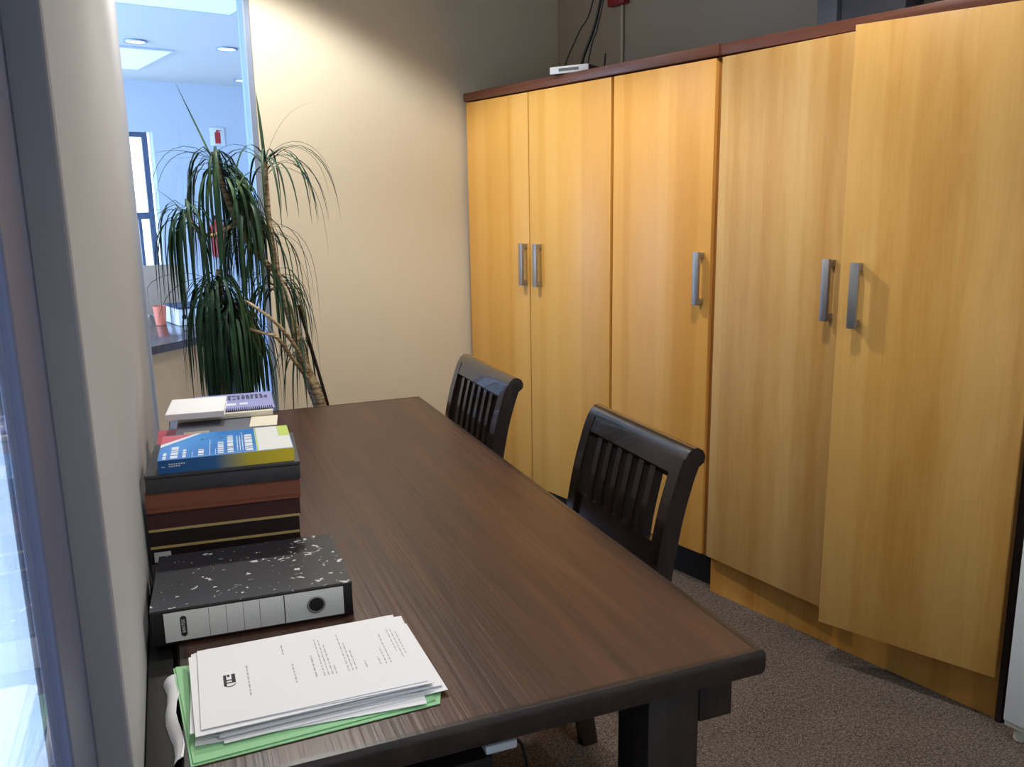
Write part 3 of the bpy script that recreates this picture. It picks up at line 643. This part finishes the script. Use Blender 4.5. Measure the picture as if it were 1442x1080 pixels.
for k, (n_, lab) in enumerate(((1.40, 'white lever arch file beside the orange cup on the reception desk'), (1.497, 'white lever arch file on the reception desk, behind the hanging leaves'))):
    fl_ = thing('lever_arch_file', lab, 'file', (n_, 5.1, .75), True, group='white files on the reception desk')
    part('body', MB().box(n_-.044, n_+.044, 5.05, 5.33, .751, .845, .002), 'white_plastic', fl_); part('lid_edge', MB().box(n_-.046, n_+.046, 5.045, 5.33, .846, .856), 'cell_dark', fl_)
    part('finger_hole', MB().cyl((n_-.012, 5.0485, .80), (n_-.012, 5.0495, .80), .014, .014, 18), 'black', fl_)
ds = thing('desk_screen', 'taupe fabric screen at the back of the reception desk', 'screen', (1.3, 5.7, .75), True)
part('panel', MB().box(.95, 1.60, 5.70, 5.74, .752, 1.06, .004), 'hall_screen', ds)
for n_ in (1.05, 1.5): part('foot', MB().box(n_-.02, n_+.02, 5.66, 5.78, .7505, .7518), 'frame_dark', ds)
gl_ = thing('desk_telephone', 'white rounded telephone on the reception desk half hidden by leaves', 'telephone', (1.67, 5.0, .75), True)
part('base', MB().box(1.62, 1.74, 5.0, 5.15, .751, .80, .012, 3), 'frame_dark', gl_)
part('handset', MB().tube(curve_pts([(1.61, 5.0, .84), (1.64, 5.0, .872), (1.68, 5.0, .882), (1.72, 5.0, .876), (1.75, 5.0, .845)]), .018, 10), 'white_plastic', gl_)
part('cradle', MB().box(1.645, 1.715, 5.01, 5.10, .80, .862, .006), 'red_card', gl_)
sg = thing('safety_sign', 'white sign with a red extinguisher symbol high on the hall wall', 'sign', (3.225, 9.79, 2.16), True)
part('plate', MB().box(3.145, 3.305, 9.785, 9.797, 2.065, 2.255, .002), 'white_plastic', sg)
pg = MB().box(3.195, 3.255, 9.780, 9.784, 2.085, 2.205, .003).box(3.212, 3.238, 9.780, 9.784, 2.206, 2.228).box(3.238, 3.270, 9.780, 9.784, 2.218, 2.226)
part('extinguisher_symbol', pg, 'red', sg)
ex = thing('fire_extinguisher', 'red fire extinguisher hanging on the hall wall beneath the sign', 'fire extinguisher', (3.11, 9.70, .84), True)
part('cylinder', MB().lathe([(.05, .86), (.075, .875), (.078, 1.18), (.06, 1.225), (.025, 1.25), (.025, 1.265)], 3.11, 9.70, 24), 'red', ex)
part('valve', MB().box(3.085, 3.135, 9.69, 9.71, 1.265, 1.30).box(3.06, 3.13, 9.695, 9.705, 1.30, 1.315), 'black', ex)
part('hose', MB().tube(curve_pts([(3.13, 9.70, 1.28), (3.20, 9.68, 1.22), (3.205, 9.68, 1.05), (3.19, 9.69, .95)]), .010, 8), 'rubber', ex)
part('wall_bracket', MB().box(3.08, 3.14, 9.775, 9.80, 1.0, 1.2), 'steel', ex)
for n_, t_, lab in ((1.892, 7.52, 'round ceiling downlight beside the bright skylight in the hall'), (2.609, 7.50, 'round ceiling downlight near the glass frame in the hall'), (3.36, 9.25, 'round ceiling downlight farthest down the hall')):
    c = thing('ceiling_downlight', lab, 'ceiling light', (n_, t_, CEIL), True, group='downlights in the hall ceiling')
    part('trim_ring', MB().tube([(n_+.082*math.cos(a), t_+.082*math.sin(a), CEIL-.008) for a in [k*math.pi/16 for k in range(33)]], .008, 8, caps=False), 'frame_light', c)
    part('diffuser', MB().cyl((n_, t_, CEIL-.010), (n_, t_, CEIL-.002), .068, .068, 24), 'lamp', c)
for (na, nb, ta, tb_, lab) in ((1.2, 2.27, 7.79, 9.0, 'bright rectangular skylight panel in the hall ceiling towards the far wall'), (1.0, 2.19, 4.95, 6.17, 'bright rectangular skylight panel in the hall ceiling nearest the glass')):
    c = thing('skylight_panel', lab, 'skylight', ((na+nb)/2, (ta+tb_)/2, CEIL), True, group='skylights in the hall ceiling')
    part('diffuser', MB().box(na+.02, nb-.02, ta+.02, tb_-.02, CEIL-.012, CEIL-.003), 'skylight', c)
    part('frame', MB().box(na, na+.02, ta, tb_, CEIL-.016, CEIL-.001).box(nb-.02, nb, ta, tb_, CEIL-.016, CEIL-.001).box(na+.02, nb-.02, ta, ta+.02, CEIL-.016, CEIL-.001).box(na+.02, nb-.02, tb_-.02, tb_, CEIL-.016, CEIL-.001), 'wall_hall', c)

# ------------------------------------------------------------------ light
def spot(n, t, z, power, col, size, blend, rad=.05):
    l = bpy.data.lights.new('ceiling_spot', 'SPOT'); l.energy = power; l.color = col; l.spot_size = R(size); l.spot_blend = blend; l.shadow_soft_size = rad
    o = bpy.data.objects.new('ceiling_spot', l); C.objects.link(o); o.location = W(n, t, z); return o
warm = (1, .955, .88)
spot(1.12, 2.80, 2.62, 80, warm, 128, .28)
spot(1.50, 1.35, 2.62, 56, warm, 128, .3)
spot(1.20, -.70, 2.62, 48, warm, 126, .3)
def area(n, t, z, sx, sy, power, col, rot):
    l = bpy.data.lights.new('hall_daylight', 'AREA'); l.shape = 'RECTANGLE'; l.size = sx; l.size_y = sy; l.energy = power; l.color = col
    o = bpy.data.objects.new('hall_daylight', l); C.objects.link(o); o.location = W(n, t, z); o.rotation_euler = rot; return o
blue = (.48, .68, 1)
area(-3.9, 5.0, 1.5, 1.7, 8.0, 860, blue, (0, R(-90), PSI))      # unseen lamp giving the hall daylight, in place of side windows not built
l = spot(-.1, 4.0, 2.62, 170, (.40, .70, 1), 75, .6, .15); l.name = 'hall_floor_fill'  # added lamp that brightens the hall floor seen through the near glass
wd = bpy.data.worlds.new('daylight'); bpy.context.scene.world = wd; wd.use_nodes = True
bg = wd.node_tree.nodes['Background']; bg.inputs['Color'].default_value = (.80, .90, 1, 1); bg.inputs['Strength'].default_value = 4

# ------------------------------------------------------------------ camera
cam = bpy.data.cameras.new('camera'); co = bpy.data.objects.new('camera', cam); C.objects.link(co)
cam.sensor_fit = 'HORIZONTAL'; cam.sensor_width = 36; cam.lens = 36*1210/1442; cam.clip_start = .01
yaw, pitch, roll = .377153, .209568, -.016332
fw = Vector((math.sin(yaw)*math.cos(pitch), math.cos(yaw)*math.cos(pitch), -math.sin(pitch)))
rt = Vector((math.cos(yaw), -math.sin(yaw), 0)); up = rt.cross(fw)
r2 = rt*math.cos(roll) + up*math.sin(roll); u2 = up*math.cos(roll) - rt*math.sin(roll)
mw = Matrix((r2, u2, -fw)).transposed().to_4x4(); mw.translation = (0, 0, 1.42); co.matrix_world = mw
sc = bpy.context.scene; sc.camera = co
sc.view_settings.view_transform = 'Standard'; sc.view_settings.look = 'None'; sc.view_settings.gamma = 1; sc.view_settings.exposure = 0; sc.view_settings.use_curve_mapping = False
sc.cycles.max_bounces = 10; sc.cycles.transparent_max_bounces = 16
